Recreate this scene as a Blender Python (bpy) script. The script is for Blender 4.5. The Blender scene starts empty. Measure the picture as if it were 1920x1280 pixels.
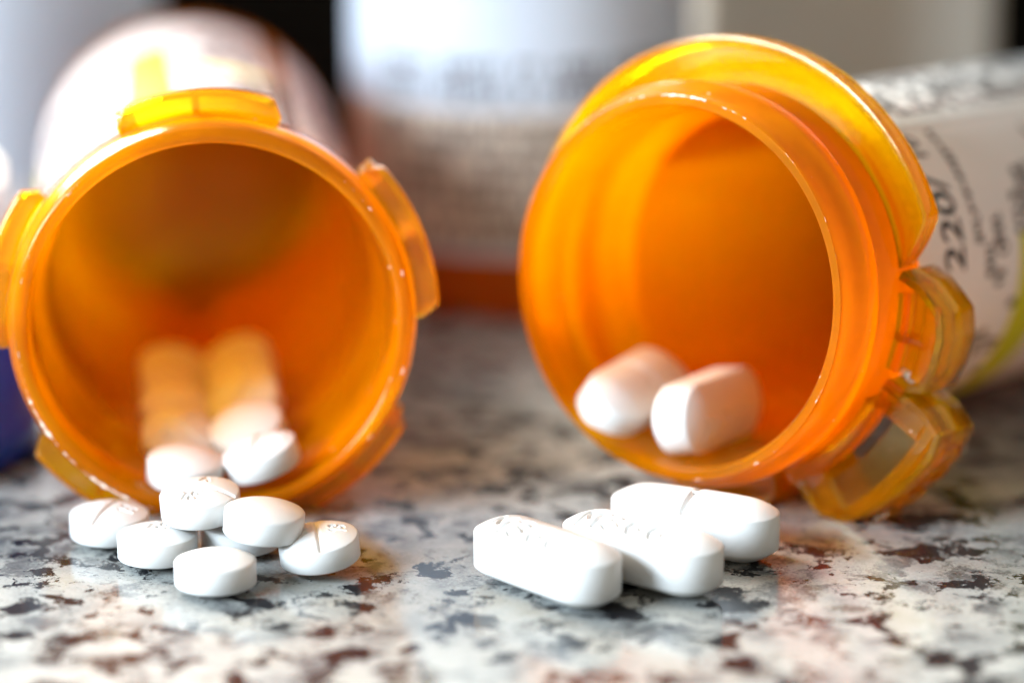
import bpy, bmesh, math, random
from mathutils import Vector, Matrix, Euler
R = math.radians
MM = 0.001
sc = bpy.context.scene
C = sc.collection

# ---------------------------------------------------------------- camera
cam_d = bpy.data.cameras.new("camera")
cam = bpy.data.objects.new("camera", cam_d); C.objects.link(cam)
PITCH = 15.0; DIST = 300.0; LOOK = Vector((0, 0, 18.0))
cam.location = (LOOK + Vector((0, -DIST * math.cos(R(PITCH)), DIST * math.sin(R(PITCH))))) * MM
cam.rotation_euler = (R(90 - PITCH), 0, 0)
cam_d.sensor_width = 36; cam_d.lens = 36 * DIST / 96.0
cam_d.clip_start = 0.005; cam_d.clip_end = 10
cam_d.dof.use_dof = True; cam_d.dof.focus_distance = (DIST - 9.5) * MM
cam_d.dof.aperture_fstop = 8.0; cam_d.dof.aperture_blades = 0
sc.camera = cam

# ---------------------------------------------------------------- world + lamps (indoor light: a window on the left, dim warm room)
w = bpy.data.worlds.new("World"); sc.world = w; w.use_nodes = True
bg = w.node_tree.nodes["Background"]
bg.inputs[0].default_value = (0.90, 0.83, 0.70, 1); bg.inputs[1].default_value = 0.48

def area(name, loc, target, sx, sy, power, col, spread=180):
    d = bpy.data.lights.new(name, 'AREA'); d.shape = 'RECTANGLE'
    d.size = sx * MM; d.size_y = sy * MM; d.energy = power; d.color = col; d.spread = R(spread)
    o = bpy.data.objects.new(name, d); C.objects.link(o)
    o.location = Vector(loc) * MM
    o.rotation_euler = (Vector(target) - Vector(loc)).to_track_quat('-Z', 'Y').to_euler()
    return o
area("window_light", (-455, -235, 225), (0, 20, 10), 340, 220, 9.6, (0.72, 0.87, 1.0))
area("back_window_light", (-290, 290, 300), (0, 20, 0), 240, 200, 11.0, (1.0, 0.96, 0.90))

sc.view_settings.view_transform = 'Standard'; sc.view_settings.look = 'None'
sc.view_settings.exposure = 0.22; sc.view_settings.gamma = 1.0
cy = sc.cycles
cy.max_bounces = 28; cy.transmission_bounces = 24; cy.transparent_max_bounces = 32
cy.diffuse_bounces = 16; cy.glossy_bounces = 6
cy.sample_clamp_indirect = 6; cy.blur_glossy = 0.5
cy.use_denoising = True

# ---------------------------------------------------------------- node helpers
def new_mat(name):
    m = bpy.data.materials.new(name); m.use_nodes = True
    nt = m.node_tree; nt.nodes.clear()
    out = nt.nodes.new('ShaderNodeOutputMaterial')
    return m, nt, out
def nd(nt, typ, **kw):
    n = nt.nodes.new(typ)
    for k, v in kw.items():
        if k in ('props',):
            for a, b in v.items(): setattr(n, a, b)
        else:
            n.inputs[int(k[1:]) if k[0] == 'i' and k[1:].isdigit() else k.replace('_', ' ')].default_value = v
    return n
def noise(nt, vec, scale, detail=3, rough=.5, dist=0.0):
    n = nt.nodes.new('ShaderNodeTexNoise')
    n.inputs['Scale'].default_value = scale; n.inputs['Detail'].default_value = detail
    n.inputs['Roughness'].default_value = rough; n.inputs['Distortion'].default_value = dist
    if vec is not None: nt.links.new(vec, n.inputs['Vector'])
    return n.outputs['Fac']
def ramp(nt, fac, stops, interp='LINEAR'):
    n = nt.nodes.new('ShaderNodeValToRGB'); cr = n.color_ramp; cr.interpolation = interp
    while len(cr.elements) < len(stops): cr.elements.new(0.5)
    for e, (p, c) in zip(cr.elements, stops):
        e.position = p; e.color = c if len(c) == 4 else (*c, 1)
    nt.links.new(fac, n.inputs[0]); return n.outputs[0]
def gray(v): return (v, v, v, 1)
def mix(nt, fac, a, b, mode='MIX'):
    n = nt.nodes.new('ShaderNodeMix'); n.data_type = 'RGBA'; n.blend_type = mode
    for s, v in ((0, fac), (6, a), (7, b)):
        if hasattr(v, 'is_linked') or hasattr(v, 'links'): nt.links.new(v, n.inputs[s])
        else: n.inputs[s].default_value = v
    return n.outputs[2]
def coords(nt, scale=1000.0):           # object space in millimetres
    t = nt.nodes.new('ShaderNodeTexCoord'); m = nt.nodes.new('ShaderNodeMapping')
    m.inputs['Scale'].default_value = (scale,) * 3
    nt.links.new(t.outputs['Object'], m.inputs[0]); return m.outputs[0]

def amber(name, c1, diff, milk=0.22, glassy=0.5, rough=0.06, dirt=True, fi=1.3, gr=.16):
    """translucent amber polypropylene: refraction, straight transmission and a milky share"""
    m, nt, out = new_mat(name); L = nt.links
    co = coords(nt)
    gl = nd(nt, 'ShaderNodeBsdfGlass', Color=(*c1, 1), Roughness=rough, IOR=1.42)
    tr = nd(nt, 'ShaderNodeBsdfTransparent', Color=(*c1, 1))
    di = nd(nt, 'ShaderNodeBsdfDiffuse', Color=(*diff, 1))
    tl = nd(nt, 'ShaderNodeBsdfTranslucent', Color=(*diff, 1))
    gs = nd(nt, 'ShaderNodeBsdfGlossy', Color=(.95, .95, .95, 1), Roughness=gr)
    fr = nd(nt, 'ShaderNodeFresnel', IOR=fi)
    bump = nd(nt, 'ShaderNodeBump', Strength=0.25, Distance=0.00015)
    nz = noise(nt, co, 0.6, 4, .6)
    L.new(nz, bump.inputs['Height'])
    for n in (gl, gs): L.new(bump.outputs[0], n.inputs['Normal'])
    a = nd(nt, 'ShaderNodeMixShader', i0=1 - glassy); L.new(gl.outputs[0], a.inputs[1]); L.new(tr.outputs[0], a.inputs[2])
    b = nd(nt, 'ShaderNodeMixShader', i0=0.7); L.new(di.outputs[0], b.inputs[1]); L.new(tl.outputs[0], b.inputs[2])
    mk = nt.nodes.new('ShaderNodeMapRange'); L.new(noise(nt, co, 0.25, 3), mk.inputs[0])
    mk.inputs[3].default_value = milk * 0.75; mk.inputs[4].default_value = milk * 1.25
    c = nt.nodes.new('ShaderNodeMixShader'); L.new(mk.outputs[0], c.inputs[0]); L.new(a.outputs[0], c.inputs[1]); L.new(b.outputs[0], c.inputs[2])
    d = nt.nodes.new('ShaderNodeMixShader'); L.new(fr.outputs[0], d.inputs[0]); L.new(c.outputs[0], d.inputs[1]); L.new(gs.outputs[0], d.inputs[2])
    last = d.outputs[0]
    if dirt:                             # tiny pale scuffs and dust
        wh = nd(nt, 'ShaderNodeBsdfDiffuse', Color=(0.85, 0.6, 0.42, 1))
        vo = nt.nodes.new('ShaderNodeTexVoronoi'); vo.inputs['Scale'].default_value = 0.55; L.new(co, vo.inputs['Vector'])
        sp = ramp(nt, vo.outputs['Distance'], [(0.0, gray(1)), (0.055, gray(1)), (0.085, gray(0))])
        gate = ramp(nt, noise(nt, co, 0.33, 2), [(0.55, gray(0)), (0.62, gray(.8))])
        mu = nd(nt, 'ShaderNodeMath', props={'operation': 'MULTIPLY'}); L.new(sp, mu.inputs[0]); L.new(gate, mu.inputs[1])
        e = nt.nodes.new('ShaderNodeMixShader'); L.new(mu.outputs[0], e.inputs[0]); L.new(last, e.inputs[1]); L.new(wh.outputs[0], e.inputs[2])
        last = e.outputs[0]
    L.new(last, out.inputs[0]); return m

def paper(name, col, trans=0.35, rough=.45):
    m, nt, out = new_mat(name); L = nt.links
    co = coords(nt)
    p = nd(nt, 'ShaderNodeBsdfPrincipled', Roughness=rough)
    colr = ramp(nt, noise(nt, co, 0.12, 4), [(0.3, tuple(v * .93 for v in col)), (0.7, col)])
    L.new(colr, p.inputs['Base Color'])
    p.inputs['Specular IOR Level'].default_value = 0.35
    t = nt.nodes.new('ShaderNodeBsdfTranslucent'); L.new(colr, t.inputs[0])
    x = nd(nt, 'ShaderNodeMixShader', i0=trans); L.new(p.outputs[0], x.inputs[1]); L.new(t.outputs[0], x.inputs[2])
    L.new(x.outputs[0], out.inputs[0]); return m

def plain(name, col, rough=.5, spec=.5, var=.12, scale=.4, bumpd=0.0, sss=0.0):
    m, nt, out = new_mat(name); L = nt.links
    co = coords(nt)
    p = nd(nt, 'ShaderNodeBsdfPrincipled', Roughness=rough)
    p.inputs['Specular IOR Level'].default_value = spec
    L.new(ramp(nt, noise(nt, co, scale, 4), [(0.3, tuple(v * (1 - var) for v in col)), (0.7, col)]), p.inputs['Base Color'])
    if bumpd:
        b = nd(nt, 'ShaderNodeBump', Strength=0.5, Distance=bumpd); L.new(noise(nt, co, 6.0, 3), b.inputs['Height'])
        L.new(b.outputs[0], p.inputs['Normal'])
    if sss:
        p.inputs['Subsurface Weight'].default_value = sss; p.inputs['Subsurface Radius'].default_value = (1, .8, .6)
        p.inputs['Subsurface Scale'].default_value = 0.0006
    L.new(p.outputs[0], out.inputs[0]); return m

M_LIP = amber('amber_plastic_thick', (0.995, 0.76, 0.03), (1.0, 0.35, 0.001), milk=0.42, glassy=.28, fi=1.22, gr=.14)
M_TAB = amber('amber_plastic_clear', (0.995, 0.80, 0.05), (1.0, 0.42, 0.001), milk=0.22, glassy=.5, rough=.03, fi=1.4, gr=.07)
M_BACKV = amber('amber_plastic_dark', (0.97, 0.60, 0.05), (0.98, 0.34, 0.004), milk=0.45, glassy=.4, dirt=False)
M_PAPER = paper('label_paper', (0.92, 0.925, 0.93), .50)
M_PAPER2 = paper('label_paper_thick', (0.92, 0.92, 0.90), .16)
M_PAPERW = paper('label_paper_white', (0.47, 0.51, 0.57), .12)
M_YEL = paper('yellow_sticker', (0.85, 0.80, 0.03), .30)
M_TAN = paper('tan_label_shade', (0.56, 0.46, 0.37), .1)  # tan of the shaded lower label, shade and orange bounce put into the colour
M_INK = plain('black_ink', (0.02, 0.02, 0.022), .5)
M_INKG = plain('grey_ink', (0.04, 0.04, 0.05), .6)
M_INKB = plain('brown_ink', (0.06, 0.045, 0.04), .6)
M_PILL = plain('white_pill', (0.61, 0.605, 0.59), .42, .45, .02, .5, 0.00001, .15)
M_BLUE = plain('blue_plastic', (0.002, 0.03, 0.33), .3, .5)
M_WCAP = plain('white_plastic', (0.8, 0.8, 0.8), .35)
M_SCUFF = plain('scuffed_plastic', (0.95, 0.80, 0.66), .7)
M_WALL = plain('dark_wall', (0.009, 0.0075, 0.006), .9, .05)
M_CARTON = plain('grey_carton', (0.60, 0.56, 0.49), .7, .3, .15, .02)

def granite():
    m, nt, out = new_mat('polished_granite'); L = nt.links
    co = coords(nt)
    # warp the coordinates so patches get ragged outlines
    wn = nt.nodes.new('ShaderNodeTexNoise'); wn.inputs['Scale'].default_value = .35; wn.inputs['Detail'].default_value = 5
    L.new(co, wn.inputs['Vector'])
    vm = nt.nodes.new('ShaderNodeVectorMath'); vm.operation = 'MULTIPLY_ADD'
    L.new(wn.outputs['Color'], vm.inputs[0]); vm.inputs[1].default_value = (2.2, 2.2, 2.2); L.new(co, vm.inputs[2])
    v = vm.outputs[0]
    def dith(f_, amt=.10):
        d_ = nd(nt, 'ShaderNodeMath', props={'operation': 'MULTIPLY_ADD'}); L.new(noise(nt, co, 2.6, 6, .75), d_.inputs[0]); d_.inputs[1].default_value = amt
        e_ = nd(nt, 'ShaderNodeMath', props={'operation': 'SUBTRACT'}); e_.inputs[1].default_value = amt / 2
        L.new(f_, d_.inputs[2]); L.new(d_.outputs[0], e_.inputs[0]); return e_.outputs[0]
    base = ramp(nt, noise(nt, v, .16, 6, .6), [(0.30, (.36, .37, .37)), (.44, (.60, .60, .57)), (.56, (.76, .74, .68)), (.72, (.66, .61, .52))])
    fine = noise(nt, co, 3.0, 5, .7)
    base = mix(nt, .45, base, ramp(nt, fine, [(.3, (.25, .25, .25)), (.7, (.95, .95, .93))]), 'OVERLAY')
    # grey mineral patches
    gm = ramp(nt, dith(noise(nt, v, .22, 5, .62, .4), .30), [(.52, gray(0)), (.60, gray(.75)), (.7, gray(.9))])
    c = mix(nt, gm, base, ramp(nt, noise(nt, co, 1.6, 4, .7), [(.3, (.10, .105, .115)), (.7, (.30, .30, .305))]))
    # rust brown patches
    off = nt.nodes.new('ShaderNodeMapping'); off.inputs['Location'].default_value = (37, 11, 5); L.new(v, off.inputs[0])
    bm_ = ramp(nt, dith(noise(nt, off.outputs[0], .15, 6, .66, .3), .34), [(.57, gray(0)), (.66, gray(.7)), (.78, gray(.95))])
    c = mix(nt, bm_, c, ramp(nt, noise(nt, co, 1.3, 5, .7), [(.3, (.045, .038, .030)), (.6, (.17, .14, .105)), (.75, (.36, .31, .24))]))
    # black mica flecks
    off2 = nt.nodes.new('ShaderNodeMapping'); off2.inputs['Location'].default_value = (-13, 71, 3); L.new(v, off2.inputs[0])
    km = ramp(nt, dith(noise(nt, off2.outputs[0], .21, 6, .66, .25), .20), [(.54, gray(0)), (.57, gray(1))])
    c = mix(nt, km, c, ramp(nt, fine, [(.35, (.010, .011, .016)), (.75, (.055, .055, .065))]))
    off3 = nt.nodes.new('ShaderNodeMapping'); off3.inputs['Location'].default_value = (5, -31, 9); L.new(v, off3.inputs[0])
    km2 = ramp(nt, noise(nt, off3.outputs[0], 1.1, 4, .6), [(.66, gray(0)), (.69, gray(.9))])
    c = mix(nt, km2, c, (.022, .018, .018, 1))
    c = mix(nt, 1.0, c, (.40, .415, .42, 1), 'MULTIPLY')
    p = nd(nt, 'ShaderNodeBsdfPrincipled', Roughness=.07, IOR=1.42)
    L.new(c, p.inputs['Base Color'])
    p.inputs['Specular IOR Level'].default_value = 0.38
    L.new(ramp(nt, noise(nt, co, .5, 4), [(.3, gray(.05)), (.7, gray(.12))]), p.inputs['Roughness'])
    bp = nd(nt, 'ShaderNodeBump', Strength=.15, Distance=.00004); L.new(fine, bp.inputs['Height']); L.new(bp.outputs[0], p.inputs['Normal'])
    L.new(p.outputs[0], out.inputs[0]); return m
M_GRAN = granite()

# ---------------------------------------------------------------- object helpers
def link(name, me, mat, parent=None, smooth=True):
    me.materials.clear(); me.materials.append(mat)
    if smooth:
        for p in me.polygons: p.use_smooth = True
    o = bpy.data.objects.new(name, me); C.objects.link(o)
    if parent: o.parent = parent
    return o
def tag(o, label, cat, group=None):
    o['label'] = label; o['category'] = cat
    if group: o['group'] = group
    return o
def empty(name, label, cat, group=None):
    o = bpy.data.objects.new(name, None); o.empty_display_size = .01; C.objects.link(o)
    return tag(o, label, cat, group)
def pyd(name, v, f):
    me = bpy.data.meshes.new(name); me.from_pydata([Vector(p) * MM for p in v], [], f); me.update(); return me

def revolve(name, prof, n=128, closed=True):
    """prof: list of (r, z); revolved about Z. closed: the profile is a loop"""
    v, f = [], []
    P = len(prof)
    for i in range(n):
        a = 2 * math.pi * i / n
        for r, z in prof: v.append((r * math.cos(a), r * math.sin(a), z))
    for i in range(n):
        j = (i + 1) % n
        for k in range(P if closed else P - 1):
            l = (k + 1) % P
            f.append((i * P + k, j * P + k, j * P + l, i * P + l))
    me = pyd(name, v, f)
    bm = bmesh.new(); bm.from_mesh(me)
    bmesh.ops.remove_doubles(bm, verts=bm.verts, dist=1e-7)
    bmesh.ops.recalc_face_normals(bm, faces=bm.faces)
    bm.to_mesh(me); bm.free(); return me
def round_poly(pts, rad, seg=3):
    """round every corner of a closed (r,z) polygon"""
    out = []; n = len(pts)
    for i in range(n):
        p0, p, p1 = Vector(pts[i - 1]), Vector(pts[i]), Vector(pts[(i + 1) % n])
        d0, d1 = (p0 - p), (p1 - p)
        t = min(rad, d0.length * .45, d1.length * .45)
        a, b = p + d0.normalized() * t, p + d1.normalized() * t
        for s in range(seg + 1):
            u = s / seg
            q = a * (1 - u) ** 2 + p * 2 * u * (1 - u) + b * u * u
            out.append((q.x, q.y))
    return out
def arc_parts(name, segs):
    """segs: list of (profile[(r,z)], theta0, theta1, dr(t)|None): closed swept arcs joined in one mesh"""
    v, f = [], []
    for prof, t0, t1, fn in segs:
        n = max(3, int(abs(t1 - t0) / 1.5)); P = len(prof); b = len(v)
        for i in range(n + 1):
            u = i / n; a = R(t0 + (t1 - t0) * u)
            k = fn(u) if fn else (0.0, 1.0)
            rc = sum(p[0] for p in prof) / P
            for r, z in prof:
                rr = r + k[0]
                if len(k) > 2: rr = min(p[0] for p in prof) + (r - min(p[0] for p in prof)) * k[2]
                v.append((rr * math.cos(a), rr * math.sin(a), z))
        for i in range(n):
            for k in range(P):
                l = (k + 1) % P
                f.append((b + i * P + k, b + (i + 1) * P + k, b + (i + 1) * P + l, b + i * P + l))
        f.append(tuple(b + k for k in range(P))[::-1]); f.append(tuple(b + n * P + k for k in range(P)))
    me = pyd(name, v, f)
    bm = bmesh.new(); bm.from_mesh(me); bmesh.ops.recalc_face_normals(bm, faces=bm.faces); bm.to_mesh(me); bm.free()
    return me
def sharp(o, ang=40):
    me = o.data
    try: me.set_sharp_from_angle(angle=R(ang))
    except Exception: pass
    return o
def shell_arc(name, r, z0, z1, t0, t1, n=None):
    n = n or max(8, int(abs(t1 - t0) / 2.5)); v, f = [], []
    for i in range(n + 1):
        a = R(t0 + (t1 - t0) * i / n)
        for z in (z0, z1): v.append((r * math.cos(a), r * math.sin(a), z))
    for i in range(n): f.append((2 * i, 2 * i + 2, 2 * i + 3, 2 * i + 1))
    me = pyd(name, v, f); return me

# small illegible print: rows of glyph-like strokes wrapped round a cylinder
def fine_print(name, r, blocks, seed=1):
    rnd = random.Random(seed); v, f = [], []
    def quad(s0, s1, z0, z1):
        b = len(v)
        for s, z in ((s0, z0), (s1, z0), (s1, z1), (s0, z1)):
            a = s / r; v.append((r * math.cos(a), r * math.sin(a), z))
        f.append((b, b + 1, b + 2, b + 3))
    for (t0, t1, z0, z1, pitch, h, axial) in blocks:
        # axial False: rows run round the cylinder, stacked along z
        if not axial:
            z = z0
            while z > z1:
                s = R(t0) * r; e = R(t1) * r - rnd.random() * h * 3
                while s < e:
                    wd = h * rnd.uniform(.4, .7)
                    if rnd.random() < .82:
                        st = h * .30
                        quad(s, s + st, z, z - h * rnd.uniform(.6, 1))
                        if rnd.random() < .7: quad(s + wd - st, s + wd, z, z - h * rnd.uniform(.7, 1))
                        yy = z - h * rnd.choice((.0, .42, .85)); quad(s, s + wd, yy, yy - st)
                    s += wd + h * .22
                z -= pitch
        else:
            s = R(t0) * r
            while s < R(t1) * r:
                z = z0; e = z1 + rnd.random() * h * 4
                while z > e:
                    wd = h * rnd.uniform(.4, .7)
                    if rnd.random() < .82:
                        st = h * .30
                        quad(s, s + h * rnd.uniform(.6, 1), z, z - st)
                        if rnd.random() < .7: quad(s, s + h * rnd.uniform(.6, 1), z - wd + st, z - wd)
                        yy = s + h * rnd.choice((.0, .42, .85)); quad(yy, yy + st, z, z - wd)
                    z -= wd + h * .22
                s += pitch
    return pyd(name, v, f)

def wrap_text(name, text, size, r, t0, zc, bold=.0, shear=0.0):
    """letters with their feet towards the bottle bottom (-z is down), reading round the cylinder with growing angle"""
    cu = bpy.data.curves.new(name, 'FONT'); cu.body = text; cu.size = size; cu.offset = bold; cu.shear = shear
    cu.resolution_u = 3
    o = bpy.data.objects.new(name, cu); C.objects.link(o)
    dg = bpy.context.evaluated_depsgraph_get()
    me = bpy.data.meshes.new_from_object(o.evaluated_get(dg))
    bpy.data.objects.remove(o)
    bm = bmesh.new(); bm.from_mesh(me)
    for _ in range(2):
        es = [e for e in bm.edges if e.calc_length() > .7]
        bmesh.ops.subdivide_edges(bm, edges=es, cuts=1); bmesh.ops.triangulate(bm, faces=bm.faces)
    for q in bm.verts:
        a = R(t0) + q.co.x / r
        q.co = Vector((r * math.cos(a), r * math.sin(a), zc + q.co.y)) * MM
    bm.to_mesh(me); bm.free(); return me

# ---------------------------------------------------------------- tablets
GL = {  # stroke letters in a unit-high box
 'M': [[(0, 0), (.06, 1), (.4, .35), (.74, 1), (.8, 0)]],
 '3': [[(.02, .88), (.25, 1), (.52, .95), (.6, .76), (.5, .58), (.25, .52), (.52, .46), (.64, .25), (.52, .05), (.25, 0), (0, .12)]],
 '6': [[(.55, .97), (.3, .9), (.1, .6), (.04, .3), (.15, .06), (.35, 0), (.56, .1), (.62, .3), (.52, .5), (.32, .55), (.12, .42)]],
 '1': [[(.05, .8), (.25, 1), (.25, 0)]],
 '8': [[(.3, .53), (.08, .7), (.12, .93), (.3, 1), (.5, .93), (.52, .7), (.3, .53), (.04, .32), (.06, .08), (.3, 0), (.55, .08), (.56, .32), (.3, .53)]],
 'K': [[(.04, 0), (.04, 1)], [(.58, 1), (.04, .42)], [(.22, .62), (.62, 0)]],
}
def strokes(text, h, cx, cy, gap=.3, rot=0):
    wds = {'M': .8, '3': .62, '6': .62, '1': .35, '8': .58, 'K': .62}
    tot = sum(wds[c] for c in text) + gap * (len(text) - 1); x = -tot / 2; segs = []
    for c in text:
        for line in GL[c]:
            pts = [((x + a) * h, (b - .5) * h) for a, b in line]
            pts = [(cx + p * math.cos(rot) - q * math.sin(rot), cy + p * math.sin(rot) + q * math.cos(rot)) for p, q in pts]
            segs += list(zip(pts[:-1], pts[1:]))
        x += wds[c] + gap
    return segs
def seg_dist(x, y, s):
    (ax, ay), (bx, by) = s; dx, dy = bx - ax, by - ay
    t = ((x - ax) * dx + (y - ay) * dy) / (dx * dx + dy * dy + 1e-9); t = max(0, min(1, t))
    return math.hypot(x - ax - t * dx, y - ay - t * dy)
def tablet_mesh(name, length, width, band, dome, segs=(), score=None, nr=26, nt=120, gw=.16, gd=.20, bevel=.12):
    """stadium (or round) biconvex tablet centred on the origin; segs engraved on top; score = (half width, depth) groove across"""
    R0 = width / 2; hl = (length - width) / 2; v, f = [], []
    def outline(a):
        x, y = math.cos(a) * R0, math.sin(a) * R0
        return (x + (hl if x >= 0 else -hl), y)
    angs = []
    # even spacing along the stadium perimeter
    per = 2 * math.pi * R0 + 4 * hl
    pts = []
    for i in range(nt):
        s = per * i / nt
        q = math.pi * R0 / 2
        if s < q: a = s / R0; pts.append((hl + R0 * math.cos(a), R0 * math.sin(a), hl)); continue
        s -= q
        if s < 2 * hl: pts.append((hl - s, R0, hl - s)); continue
        s -= 2 * hl
        if s < 2 * q: a = math.pi / 2 + s / R0; pts.append((-hl + R0 * math.cos(a), R0 * math.sin(a), -hl)); continue
        s -= 2 * q
        if s < 2 * hl: pts.append((-hl + s, -R0, -hl + s)); continue
        s -= 2 * hl; a = 1.5 * math.pi + s / R0; pts.append((hl + R0 * math.cos(a), R0 * math.sin(a), hl))
    def top(x, y, t):
        z = band / 2 + dome * (1 - t ** 2.15)
        ax = abs(x)
        if hl > 0: z += -.5 * dome * (max(0, ax / (hl + R0))) ** 2.6 * (1 - t)
        if segs and t < .93:
            d = min(seg_dist(x, y, s) for s in segs)
            z -= gd * math.exp(-(d / gw) ** 2)
            z += .03 * math.exp(-((d - gw * 2.1) / gw) ** 2)
        if score: z -= score[1] * math.exp(-(x / score[0]) ** 2) * min(1, (1 - t) * 6 + .25)
        return z
    ring = []
    def add_ring(t, z_fn, shrink=0):
        b = len(v)
        for x, y, mx in pts:
            px, py = mx + (x - mx) * t, y * t
            # medial axis for the caps
            if shrink:
                k = 1 - shrink / R0; px, py = mx + (x - mx) * k, y * k
            v.append((px, py, z_fn(px, py, t)))
        ring.append(b)
    for k in range(nr + 1):                                   # bottom, from the centre out
        pass
    for k in range(0, nr + 1):
        t = max(.002, k / nr * .985)
        add_ring(t, top)
    for s, dz in ((bevel * .35, bevel * .1), (0.0, bevel * .45)):
        add_ring(1, lambda x, y, t, dz=dz: band / 2 - dz, shrink=s)
    for s, dz in ((0.0, bevel * .45), (bevel * .35, bevel * .1)):
        add_ring(1, lambda x, y, t, dz=dz: -band / 2 + dz, shrink=s)
    for k in range(9, -1, -1):
        t = max(.002, k / 9 * .985)
        add_ring(t, lambda x, y, t: -band / 2 - dome * (1 - t ** 2.15))
    n = nt
    for a, b in zip(ring[:-1], ring[1:]):
        for i in range(n):
            j = (i + 1) % n; f.append((a + i, b + i, b + j, a + j))
    me = pyd(name, v, f)
    bm = bmesh.new(); bm.from_mesh(me)
    bmesh.ops.remove_doubles(bm, verts=bm.verts, dist=2e-6)
    bmesh.ops.holes_fill(bm, edges=[e for e in bm.edges if e.is_boundary], sides=400)
    bmesh.ops.recalc_face_normals(bm, faces=bm.faces)
    bm.to_mesh(me); bm.free(); return me
OV = dict(length=16.3, width=6.7, band=3.2, dome=1.4)
ov_text = tablet_mesh('oval_text', **OV, segs=strokes('M366', 2.3, -1.2, -1.15, .42), nr=46, nt=260, gw=.17, gd=.36)
ov_score = tablet_mesh('oval_score', **OV, score=(.20, .42), nr=30, nt=260)
RD = dict(length=7.35, width=7.35, band=2.05, dome=.85)
rd_plain = tablet_mesh('round_plain', **RD, nr=14, nt=96)
rd_score = tablet_mesh('round_score', **RD, segs=strokes('18', 1.25, 1.8, 0, .3, R(90)) + strokes('K', 1.5, -1.8, 0, .3, R(90)), score=(.17, .26), nr=44, nt=200, gw=.11, gd=.18)
rd_text = tablet_mesh('round_text', **RD, segs=strokes('18', 1.6, 0, .2, .3), nr=44, nt=200, gw=.12, gd=.2)
def place(o, loc, rot):
    o.location = Vector(loc) * MM; o.rotation_euler = tuple(R(a) for a in rot)
def pill(name, me, loc, rot, label, group, cat='pill'):
    o = link(name, me, M_PILL); place(o, loc, rot); tag(o, label, cat, group); return o

# ---------------------------------------------------------------- vials
def vial_matrix(mouth, yaw, tilt):
    """local +Z points out of the mouth, local +Y up, local +X to the viewer's right (angle 0)"""
    y, t = R(yaw), R(tilt)
    # axis pointing out of the mouth: towards the viewer (-Y), yawed to the left by yaw, lifted by tilt
    zax = Vector((-math.sin(y) * math.cos(t), -math.cos(y) * math.cos(t), math.sin(t)))
    xax = Vector((math.cos(y), -math.sin(y), 0))
    yax = zax.cross(xax)
    m = Matrix((xax, yax, zax)).transposed().to_4x4()
    m.translation = Vector(mouth) * MM
    return m
def scuff(name, r, z, t0, t1, dens, wmax, parent, seed):
    """a ragged pale line of chewed plastic along a moulded edge"""
    rnd = random.Random(seed); v, f = [], []
    ph = [rnd.uniform(0, 6.28) for _ in range(4)]
    step = .11 / r * 57.3; n = int((t1 - t0) / step); prev = False; jit = 0
    for i in range(n):
        t = t0 + i * step
        g = math.sin(t * .23 + ph[0]) + .8 * math.sin(t * .61 + ph[1]) + .6 * math.sin(t * 1.7 + ph[2]) + .35 * math.sin(t * 5.1 + ph[3])
        wd = max(0, (g / 2.75 + dens * 1.3 - .75)) * wmax * rnd.uniform(.25, 1)
        jit = .7 * jit + rnd.uniform(-.03, .03)
        if wd < .02: prev = False; continue
        a = R(t); c = r + jit
        for rr, zz in ((c - wd * .5, z), (c + wd * rnd.uniform(.2, .6), z + rnd.uniform(.02, .07) - wd * .15)):
            v.append((rr * math.cos(a), rr * math.sin(a), zz))
        if prev: k = len(v); f.append((k - 4, k - 3, k - 1, k - 2))
        prev = True
    return link(name, pyd(name, v, f), M_SCUFF, parent, smooth=False)

# ---- left vial
left = empty('pill_vial', 'amber vial lying with its round mouth to the viewer, small round tablets spilling out', 'pill bottle')
left.matrix_world = vial_matrix((-27.9, 0, 19.5), -7.0, 1.8)
prof = [(17.25, -.35), (17.55, 0), (18.35, 0.05), (18.75, -.3), (18.8, -1.2), (19.1, -1.7), (19.25, -2.4), (19.25, -6.4), (18.9, -6.9), (18.2, -7.1),
        (17.6, -8.5), (17.2, -12), (17.15, -14.5), (17.1, -16), (17.1, -93), (15.9, -94.2), (14, -94.6), (.001, -94.6),
        (.001, -93.0), (14, -93.0), (15.1, -92.4), (15.7, -91), (15.9, -16), (16.1, -14.0), (16.5, -12.2), (16.9, -11), (17.1, -6)]
sharp(link('vial_body', revolve('vial_left', prof, 160), M_LIP, left), 50)
lugp = round_poly([(19.28, -3.9), (21.2, -3.9), (21.6, -4.1), (21.6, -6.2), (21.1, -6.4), (20.9, -5.2), (19.28, -5.2)], .15, 2)
blk = round_poly([(19.3, -5.24), (20.85, -5.24), (21.0, -8.4), (19.3, -8.4)], .25, 2)
lug_me = arc_parts('lug', [(lugp, -23, 22, lambda u: (0, 1, min(1, .35 + 9 * min(u, 1 - u)))),
                           (blk, 16.5, 21.5, None), (blk, -1, 1, None)])
for i, a in enumerate((93, 21, -51, -123, 165)):
    o = link('lug', lug_me, M_TAB, left); sharp(o, 35); o.rotation_euler = (0, 0, R(a))
lab = link('label', shell_arc('label', 17.22, -16.5, -86, 62, 62 + 352, 150), M_PAPER, left)
link('label_strip', shell_arc('strip', 17.30, -30, -69, 99, 115), M_YEL, lab)
link('label_strip', shell_arc('strip', 17.30, -34, -68, 168, 186), M_YEL, lab)
link('label_strip', shell_arc('strip', 17.30, -48, -50, 64, 98), M_YEL, lab)
link('printed_text', fine_print('print', 17.34, [(64, 98, -20, -46, 3.4, 2.2, False), (118, 166, -22, -72, 4.4, 2.4, False), (6, 58, -22, -72, 3.2, 2.0, False), (66, 97, -53, -74, 3.4, 2.2, False)], 3), M_INKG, lab, False)
scuff('scuffed_edge', 18.55, .04, 196, 252, .9, .42, left, 5)
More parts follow.
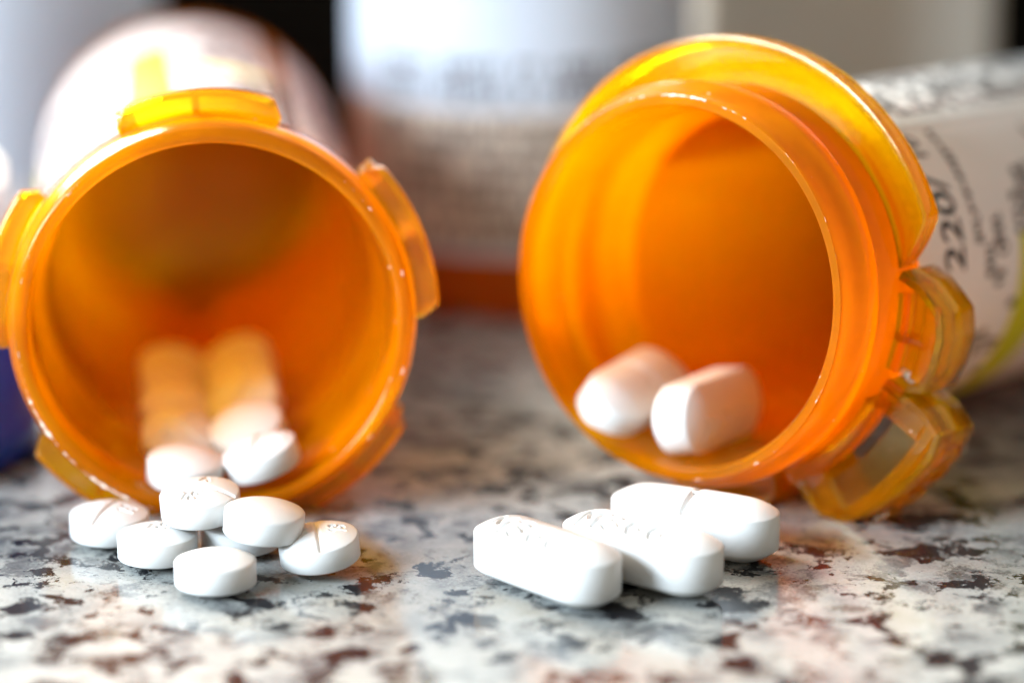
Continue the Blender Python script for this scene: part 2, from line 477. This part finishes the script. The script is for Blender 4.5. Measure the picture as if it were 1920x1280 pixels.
scuff('scuffed_edge', 18.3, .06, -40, 55, .45, .14, left, 6)
scuff('scuffed_edge', 18.3, .06, 120, 196, .45, .24, left, 7)

# ---- right vial
right = empty('pill_vial', 'amber vial lying turned left, wide flange behind its mouth, cream label printed in black', 'pill bottle')
right.matrix_world = vial_matrix((15.3, 3.0, 22.3), 37, 4.2)
prof = [(17.2, -.4), (17.45, 0), (18.25, .05), (18.45, -.35), (18.5, -2.2), (19.35, -2.9), (19.5, -3.3), (19.3, -4.9), (18.6, -5.3), (18.5, -6.6),
        (18.9, -7.0), (18.9, -13.2), (18.0, -13.8), (17.6, -14.5), (17.3, -15.4), (16.9, -15.8), (16.8, -77), (16.3, -78.2), (14, -78.6), (.001, -78.6),
        (.001, -77.0), (14, -77.0), (15.4, -76.4), (15.65, -75), (15.8, -15.8), (16.1, -14.8), (16.7, -13.6), (16.9, -8.5), (17.1, -6), (17.15, -2)]
sharp(link('vial_body', revolve('vial_right', prof, 160), M_LIP, right), 50)
fl = round_poly([(18.92, -9.4), (22.3, -9.4), (22.5, -8.8), (23.3, -8.8), (23.3, -11.2), (22.5, -11.2), (22.3, -10.6), (18.92, -10.6)], .2, 2)
sharp(link('flange', arc_parts('flange', [(fl, 11, 214, lambda u: (0, 1, min(1, .12 + 12 * u ** .9, .12 + 12 * (1 - u))))]), M_TAB, right), 40)
def ease(u, a=.18, b=.12, lo=.2): return (0, 1, min(1, lo + (1 - lo) * min(1, u / a) ** .7, lo + (1 - lo) * min(1, (1 - u) / b) ** .7))
def poly_skirt(pts_in, th, z0, z1):
    """wall following (r, theta) points, thickness th, from z0 (front) to z1; returned as raw verts/faces"""
    v, f = [], []
    P = [(r * math.cos(R(a)), r * math.sin(R(a))) for r, a in pts_in]
    # smooth (Catmull-Rom)
    Q = []
    for i in range(len(P) - 1):
        p0, p1, p2, p3 = (Vector(P[max(0, min(len(P) - 1, k))]) for k in (i - 1, i, i + 1, i + 2))
        for s in range(6):
            t = s / 6
            cr = .5 * ((2 * p1) + (p2 - p0) * t + (2 * p0 - 5 * p1 + 4 * p2 - p3) * t * t + (3 * p1 - p0 - 3 * p2 + p3) * t ** 3)
            Q.append(cr * .35 + (p1 * (1 - t) + p2 * t) * .65)
    Q.append(Vector(P[-1]))
    n = len(Q); bz = .16
    for i, q in enumerate(Q):
        d = (Q[min(n - 1, i + 1)] - Q[max(0, i - 1)]).normalized(); nrm = Vector((d.y, -d.x))
        if nrm.dot(q) < 0: nrm = -nrm
        o, ii = q, q - nrm * th
        ob, ib = q - nrm * bz, q - nrm * (th - bz)
        v += [(o.x, o.y, z0 - bz), (ob.x, ob.y, z0), (ib.x, ib.y, z0), (ii.x, ii.y, z0 - bz),
              (ii.x, ii.y, z1 + bz), (ib.x, ib.y, z1), (ob.x, ob.y, z1), (o.x, o.y, z1 + bz)]
    for i in range(n - 1):
        for k in range(8):
            l = (k + 1) % 8; f.append((i * 8 + k, i * 8 + l, (i + 1) * 8 + l, (i + 1) * 8 + k))
    f.append(tuple(range(8))); f.append(tuple((n - 1) * 8 + k for k in range(8))[::-1])
    return v, f
def join_vf(parts):
    v, f = [], []
    for a, b in parts:
        o = len(v); v += a; f += [tuple(i + o for i in q) for q in b]
    return v, f
def arc_vf(prof, t0, t1, fn=None):
    me = arc_parts('tmp', [(prof, t0, t1, fn)])
    r = ([tuple(x / MM for x in q.co) for q in me.vertices], [tuple(p.vertices) for p in me.polygons])
    bpy.data.meshes.remove(me); return r
def fix(me):
    bm = bmesh.new(); bm.from_mesh(me); bmesh.ops.recalc_face_normals(bm, faces=bm.faces); bm.to_mesh(me); bm.free(); return me
web = lambda r0, r1, z0, z1, rd=.12: round_poly([(r0, z0), (r1, z0), (r1, z1), (r0, z1)], rd, 1)
# upper push tab
t1 = join_vf([poly_skirt([(19.4, 10), (21.3, 6.5), (23.6, 0), (24.1, -6), (24.0, -13), (23.5, -19.5), (22.0, -21.3), (19.6, -21)], .95, -9.2, -15.4),
              arc_vf(web(21.4, 23.0, -9.6, -10.2), -18, 1), arc_vf(web(18.95, 22.4, -12.0, -12.9), -19, 7, lambda u: (0, 1, .35 + .65 * min(1, (1 - u) * 3))),
              arc_vf(web(19.0, 22.0, -9.6, -11.9), -10, -8), arc_vf(web(18.95, 20.2, -9.0, -10.4), -18, 4)])
o = sharp(link('push_tab', fix(pyd('tab1', *t1)), M_TAB, right), 45)
# lower push tab with slot, ridge and raised marks
t2 = join_vf([poly_skirt([(19.6, -21.5), (21.6, -22), (24.5, -22.8), (27.0, -25.5), (27.5, -31), (27.2, -40), (26.8, -50), (26.0, -57), (24.2, -61.5), (21.3, -64), (19.6, -64.5)], .9, -9.2, -15.8),
              arc_vf(web(19.2, 20.9, -7.0, -10.6, .35), -62, -27),
              arc_vf(web(24.95, 26.2, -9.5, -10.5), -58, -25), arc_vf(web(19.2, 24.9, -9.6, -10.8), -61.5, -56), arc_vf(web(19.2, 24.9, -9.6, -10.8), -30, -24.5),
              arc_vf(web(18.95, 25.2, -13.0, -13.2), -60, -50)])
tab2 = sharp(link('push_tab', fix(pyd('tab2', *t2)), M_TAB, right), 45)
M_CLEAR = amber('clear_amber_window', (0.93, 0.84, 0.42), (0.8, 0.5, 0.15), milk=0.05, glassy=.5, rough=.12)
link('slot_window', arc_parts('slot_window', [(web(21.8, 24.9, -10.0, -10.5), -55.8, -30.2, None)]), M_CLEAR, tab2, False)
# raised marks on the outer face (arches and bars, as far as they can be read)
def mark_line(pts, r=27.2, wd=.34, hh=.35):
    v, f = [], []
    P = [Vector(p) for p in pts]                       # (arc length in mm, z)
    for i, p in enumerate(P):
        d = (P[min(len(P) - 1, i + 1)] - P[max(0, i - 1)]).normalized(); nn = Vector((-d.y, d.x)) * wd / 2
        for q, rr in ((p - nn, r - .1), (p - nn * .6, r + hh), (p + nn * .6, r + hh), (p + nn, r - .1)):
            a = q.x / r; v.append((rr * math.cos(a), rr * math.sin(a), q.y))
    for i in range(len(P) - 1):
        for k in range(4):
            l = (k + 1) % 4; f.append((i * 4 + k, i * 4 + l, (i + 1) * 4 + l, (i + 1) * 4 + k))
    f.append((0, 1, 2, 3)); f.append(tuple(len(v) - 4 + k for k in (3, 2, 1, 0)))
    return v, f
def arch(t, wid, z0, z1):
    s = R(t) * 26.7; pts = [(s + wid / 2, z0)]
    for i in range(9):
        a = math.pi * i / 8; pts.append((s + wid / 2 * math.cos(a), z1 + wid * .35 - wid * .5 * math.sin(a) * 1.1 + 0))
    pts.append((s - wid / 2, z0)); pts.append((s + wid / 2, z0)); return pts
mk = join_vf([mark_line(arch(-31.5, 2.3, -10.8, -14.0)), mark_line([(R(-38.5) * 26.7, -10.8), (R(-38.5) * 26.7, -14.8)]),
              mark_line([(R(-38.5) * 26.7, -14.8), (R(-35.5) * 26.7, -14.8)]),
              mark_line(arch(-44, 2.3, -10.8, -14.0)), mark_line(arch(-50.5, 1.9, -11.2, -14.0))])
link('raised_marks', fix(pyd('marks', *mk)), M_TAB, tab2, False)
# lower tab pressed against the counter
t3 = join_vf([poly_skirt([(19.3, -70), (21.4, -71), (22.3, -74), (22.4, -82), (22.4, -94), (22.3, -102), (21.2, -106), (19.3, -107)], .9, -9.2, -15.2),
              arc_vf(web(18.95, 21.3, -12.0, -12.9), -104, -73)])
sharp(link('push_tab', fix(pyd('tab3', *t3)), M_LIP, right), 45)
t4 = join_vf([poly_skirt([(19.3, -115), (21.4, -116), (22.3, -119), (22.4, -127), (22.3, -136), (21.2, -140), (19.3, -141)], .9, -9.2, -15.2)])
sharp(link('push_tab', fix(pyd('tab4', *t4)), M_LIP, right), 45)
labr = link('label', shell_arc('label_r', 16.95, -16.2, -71, -290, 62, 150), M_PAPER2, right)
link('label_overlap', shell_arc('label_o', 17.05, -16.2, -71, 58, 150, 50), M_PAPER2, labr)
for txt, size, t0, zc, bold in (("1 220/", 5.5, -11, -25.4, .07), ("10 29(", 3.4, 42, -25.0, .05)):
    link('printed_text', wrap_text('txt', txt, size, 17.02, t0, zc, bold, .12), M_INK, labr, False)
link('printed_text', wrap_text('txt', "0", 3.0, 17.02, 6, -34.2, .02), M_INK, labr, False)
link('printed_text', fine_print('print_r', 17.02, [(12, 56, -28.0, -28.4, 2, 1.2, False), (0, 24, -29.8, -30.2, 1.5, 1.3, False), (-4, 20, -31.8, -32.2, 1.6, 1.5, False), (12, 40, -36.5, -42, 2.2, 1.5, False), (26, 54, -46, -60, 3.2, 2, False),
     (-13, -1, -33.5, -36.8, 1.9, 1.4, False), (-30, -14, -29.5, -37, 1.9, 1.4, False), (-60, -31, -22, -36.8, 1.8, 1.35, False)], 8), M_INK, labr, False)
link('fine_print', fine_print('print_r2', 17.12, [(63, 140, -18, -68, 1.75, 1.35, False)], 11), M_INK, labr, False)
link('label_strip', shell_arc('strip_r', 17.06, -36.9, -43.3, -80, 12), M_YEL, labr)
scuff('scuffed_edge', 18.3, .05, 68, 112, .8, .34, right, 15)
scuff('scuffed_edge', 18.3, .05, 5, 68, .42, .2, right, 16)
scuff('scuffed_edge', 18.25, .05, 112, 165, .3, .2, right, 17)
scuff('scuffed_edge', 18.2, .05, -85, -20, .4, .18, right, 18)

# ---------------------------------------------------------------- countertop and background
bm = bmesh.new()
bmesh.ops.create_cube(bm, size=1, matrix=Matrix.Translation((0, -.065, -.015)) @ Matrix.Diagonal((1.6, .48, .03, 1)))
bmesh.ops.bevel(bm, geom=bm.edges[:], offset=.004, segments=3, affect='EDGES')
me = bpy.data.meshes.new('countertop'); bm.to_mesh(me); bm.free()
o = link('countertop', me, M_GRAN, smooth=False); o['kind'] = 'structure'
bm = bmesh.new(); bmesh.ops.create_cube(bm, size=1, matrix=Matrix.Translation((0, .192, .04)) @ Matrix.Diagonal((2.4, .04, .15, 1)))
me = bpy.data.meshes.new('wall'); bm.to_mesh(me); bm.free()
o = link('wall', me, M_WALL, smooth=False); o['kind'] = 'structure'

# carton far behind on the right
bm = bmesh.new(); bmesh.ops.create_cube(bm, size=1, matrix=Matrix.Diagonal((.038, .04, .16, 1)))
bmesh.ops.bevel(bm, geom=bm.edges[:], offset=.0015, segments=2, affect='EDGES')
me = bpy.data.meshes.new('carton'); bm.to_mesh(me); bm.free()
cart = link('carton', me, M_CARTON, smooth=False); cart.location = (.043, .142, .08); cart.rotation_euler = (0, 0, R(4))
tag(cart, 'plain pale grey carton standing far behind the right vial', 'carton')

# standing amber bottle between the two vials
st = empty('standing_bottle', 'large amber bottle standing upright between and behind the two lying vials', 'pill bottle')
st.location = (1 * MM, 97 * MM, 0); st.rotation_euler = (0, 0, R(-90))
prof = [(.001, .3), (18.5, .3), (19.0, 0), (20.2, .5), (20.8, 1.8), (20.8, 86), (19.5, 89), (17.5, 90.5), (17.5, 99), (16.4, 99), (16.4, 90), (18.5, 87.5), (19.7, 85), (19.7, 2.4), (18.6, 1.4), (.001, 1.4)]
link('bottle_body', revolve('st_body', prof, 96), M_BACKV, st)
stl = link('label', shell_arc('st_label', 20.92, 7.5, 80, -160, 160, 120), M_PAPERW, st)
link('label_shade', shell_arc('st_shade', 20.95, 8.5, 25, -120, 120, 100), M_TAN, stl)  # paints the left vial's shade and warm bounce onto the lower label
link('cap', revolve('st_cap', [(.001, 103), (17, 103), (18.4, 102), (18.8, 92), (17.7, 92), (17.7, 101.6), (.001, 101.6)], 96), M_WCAP, st)
link('printed_text', fine_print('st_print', 20.99, [(-50, 70, 24, 10, 2.2, 1.5, False), (-50, 70, 31, 26, 2.6, 1.9, False)], 21), M_INKB, stl, False)
link('printed_text', fine_print('st_print2', 20.97, [(-36, 68, 60, 42, 2.4, 1.9, False)], 22), M_INKG, stl, False)

# bottle standing on its blue cap at the left edge
bl = empty('capped_bottle', 'short white bottle turned upside down on its dark blue cap at the left edge', 'pill bottle')
bl.location = (-66.9 * MM, 24 * MM, 0)
link('cap', revolve('blue_cap', [(.001, 0), (17.2, 0), (18.3, .8), (18.4, 4), (17.6, 5), (17.3, 12.6), (16.5, 13.6), (15.3, 13.6), (15.3, 2), (.001, 2)], 96), M_BLUE, bl)
link('bottle_body', revolve('bl_body', [(14.9, 3), (14.9, 29), (.001, 29), (.001, 30.5), (15.5, 30.5), (16.3, 29.5), (16.3, 14.2), (15.1, 13.8), (15.1, 3)], 96), M_WCAP, bl)
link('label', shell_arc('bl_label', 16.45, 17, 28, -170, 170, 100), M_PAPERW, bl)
# white bottle further back on the left
wb = empty('white_bottle', 'white labelled bottle standing far behind at the left edge', 'pill bottle')
wb.location = (-74 * MM, 131 * MM, 0)
link('bottle_body', revolve('wb_body', [(.001, 0), (26, 0), (27, 1), (27, 90), (20, 94), (16, 95), (16, 104), (15, 104), (15, 94), (.001, 94)], 96), M_WCAP, wb)
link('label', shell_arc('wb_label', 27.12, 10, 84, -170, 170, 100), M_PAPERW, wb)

# ---------------------------------------------------------------- tablets in place
G1 = 'small round white tablets'; G2 = 'large oval white tablets'
def orient(o, loc, u, n):
    n = Vector(n).normalized(); u = Vector(u); u = (u - n * u.dot(n)).normalized(); y = n.cross(u)
    m = Matrix((u, y, n)).transposed().to_4x4(); m.translation = Vector(loc) * MM; o.matrix_world = m
def opill(me, loc, u, n, label, group):
    o = link('oval_tablet' if group == G2 else 'round_tablet', me, M_PILL); orient(o, loc, u, n); tag(o, label, 'pill', group); return o
def az(d): return (math.cos(R(d)), math.sin(R(d)), 0)
# outside the left vial
opill(rd_score, (-37.6, -5.4, 1.85), az(-18), (0.02, -.03, 1), 'round scored tablet lying flat on the granite, leftmost of the spilled ones', G1)
opill(rd_text, (-32.45, -11.5, 1.82), az(-15), (0, 0, 1), 'round tablet lying flat between the leftmost and the frontmost one, stamped 18', G1)
opill(rd_score, (-28.6, -9.9, 5.3), az(-112), (-.05, -.12, 1), 'round scored tablet on top of the spilled pile, right against the lip', G1)
opill(rd_plain, (-26.5, -18.9, 1.82), az(0), (0, 0, 1), 'plain round white tablet lying flat frontmost on the granite', G1)
opill(rd_plain, (-22.5, -13.6, 4.75), az(20), (.10, -.04, 1), 'plain domed round tablet propped on its neighbours, right of the topmost one', G1)
opill(rd_score, (-17.5, -14.0, 2.4), az(8), (-.10, -.10, 1), 'tilted round tablet stamped K at the right end of the spill', G1)
opill(rd_plain, (-25.1, -8.3, 1.82), az(0), (0, 0, 1), 'round tablet at the bottom of the spilled pile, mostly hidden under two others', G1)
# in the mouth of the left vial and behind it
opill(rd_plain, (-31.2, 2.4, 4.75), az(10), (.08, -.12, 1), 'plain round tablet lying just inside the left lip, behind the topmost one', G1)
opill(rd_score, (-24.0, 3.4, 5.6), az(-5), (-.30, -.10, 1), 'round scored tablet leaning just inside the left vial, right of the plain one', G1)
import itertools
rndp = random.Random(4)
LA = Vector(left.matrix_world.to_3x3() @ Vector((0, 0, -1)))
for k in range(1, 5):
    for side, sx in (('left', -1), ('right', 1)):
        if k == 1 and sx < 0: pass
        dd = 3.6 + k * 8.3 + rndp.uniform(-.4, .4)
        c = Vector((-27.9, 0, 19.5)) + LA * dd
        rin = 17.1 if dd < 12 else 16.0
        th = R(-90 + sx * (14.5 if rin < 17 else 13))
        r = rin - 1.95 if dd > 16 else rin - 1.9
        p = c + Vector((math.cos(th), 0, math.sin(th))) * r
        if 10 < dd < 19: p += Vector((0, 0, .6))
        n = Vector((-math.cos(th) + rndp.uniform(-.12, .12), rndp.uniform(-.55, -.25), -math.sin(th)))
        if k in (1, 2, 3, 4) and sx > 0: n += Vector((0, -.1, 0)); p += Vector((0, 0, .9))
        opill((rd_plain, rd_score)[(k + sx) % 3 == 0], p, az(rndp.uniform(-180, 180)), n,
              'round tablet in the %s row inside the left vial, %s from the mouth' % (side, ('first', 'second', 'third', 'farthest')[k - 1]), G1)
# oval ones in front of the right vial
opill(ov_text, (3.1, -19.3, 3.02), az(-48), (0, 0, 1), 'oval tablet lying frontmost and leftmost of three, stamped M366', G2)
opill(ov_text, (11.7, -17.0, 3.02), az(-38), (0, 0, 1), 'oval tablet stamped M366 in the middle of the three lying on granite', G2)
opill(ov_score, (16.9, -8.4, 3.02), az(-26), (0, 0, 1), 'oval tablet scored across its middle, lying nearest the right vial lip', G2)
# inside the right vial
opill(ov_text, (19.2, 10.4, 8.3), (.5, .86, -.06), (.86, -.5, .16), 'oval tablet standing on edge inside the right vial, stamped face turned right', G2)
opill(ov_score, (12.0, 14.6, 8.7), (-.46, -.88, .0), (.50, -.28, .82), 'oval tablet leaning on the left wall inside the right vial', G2)
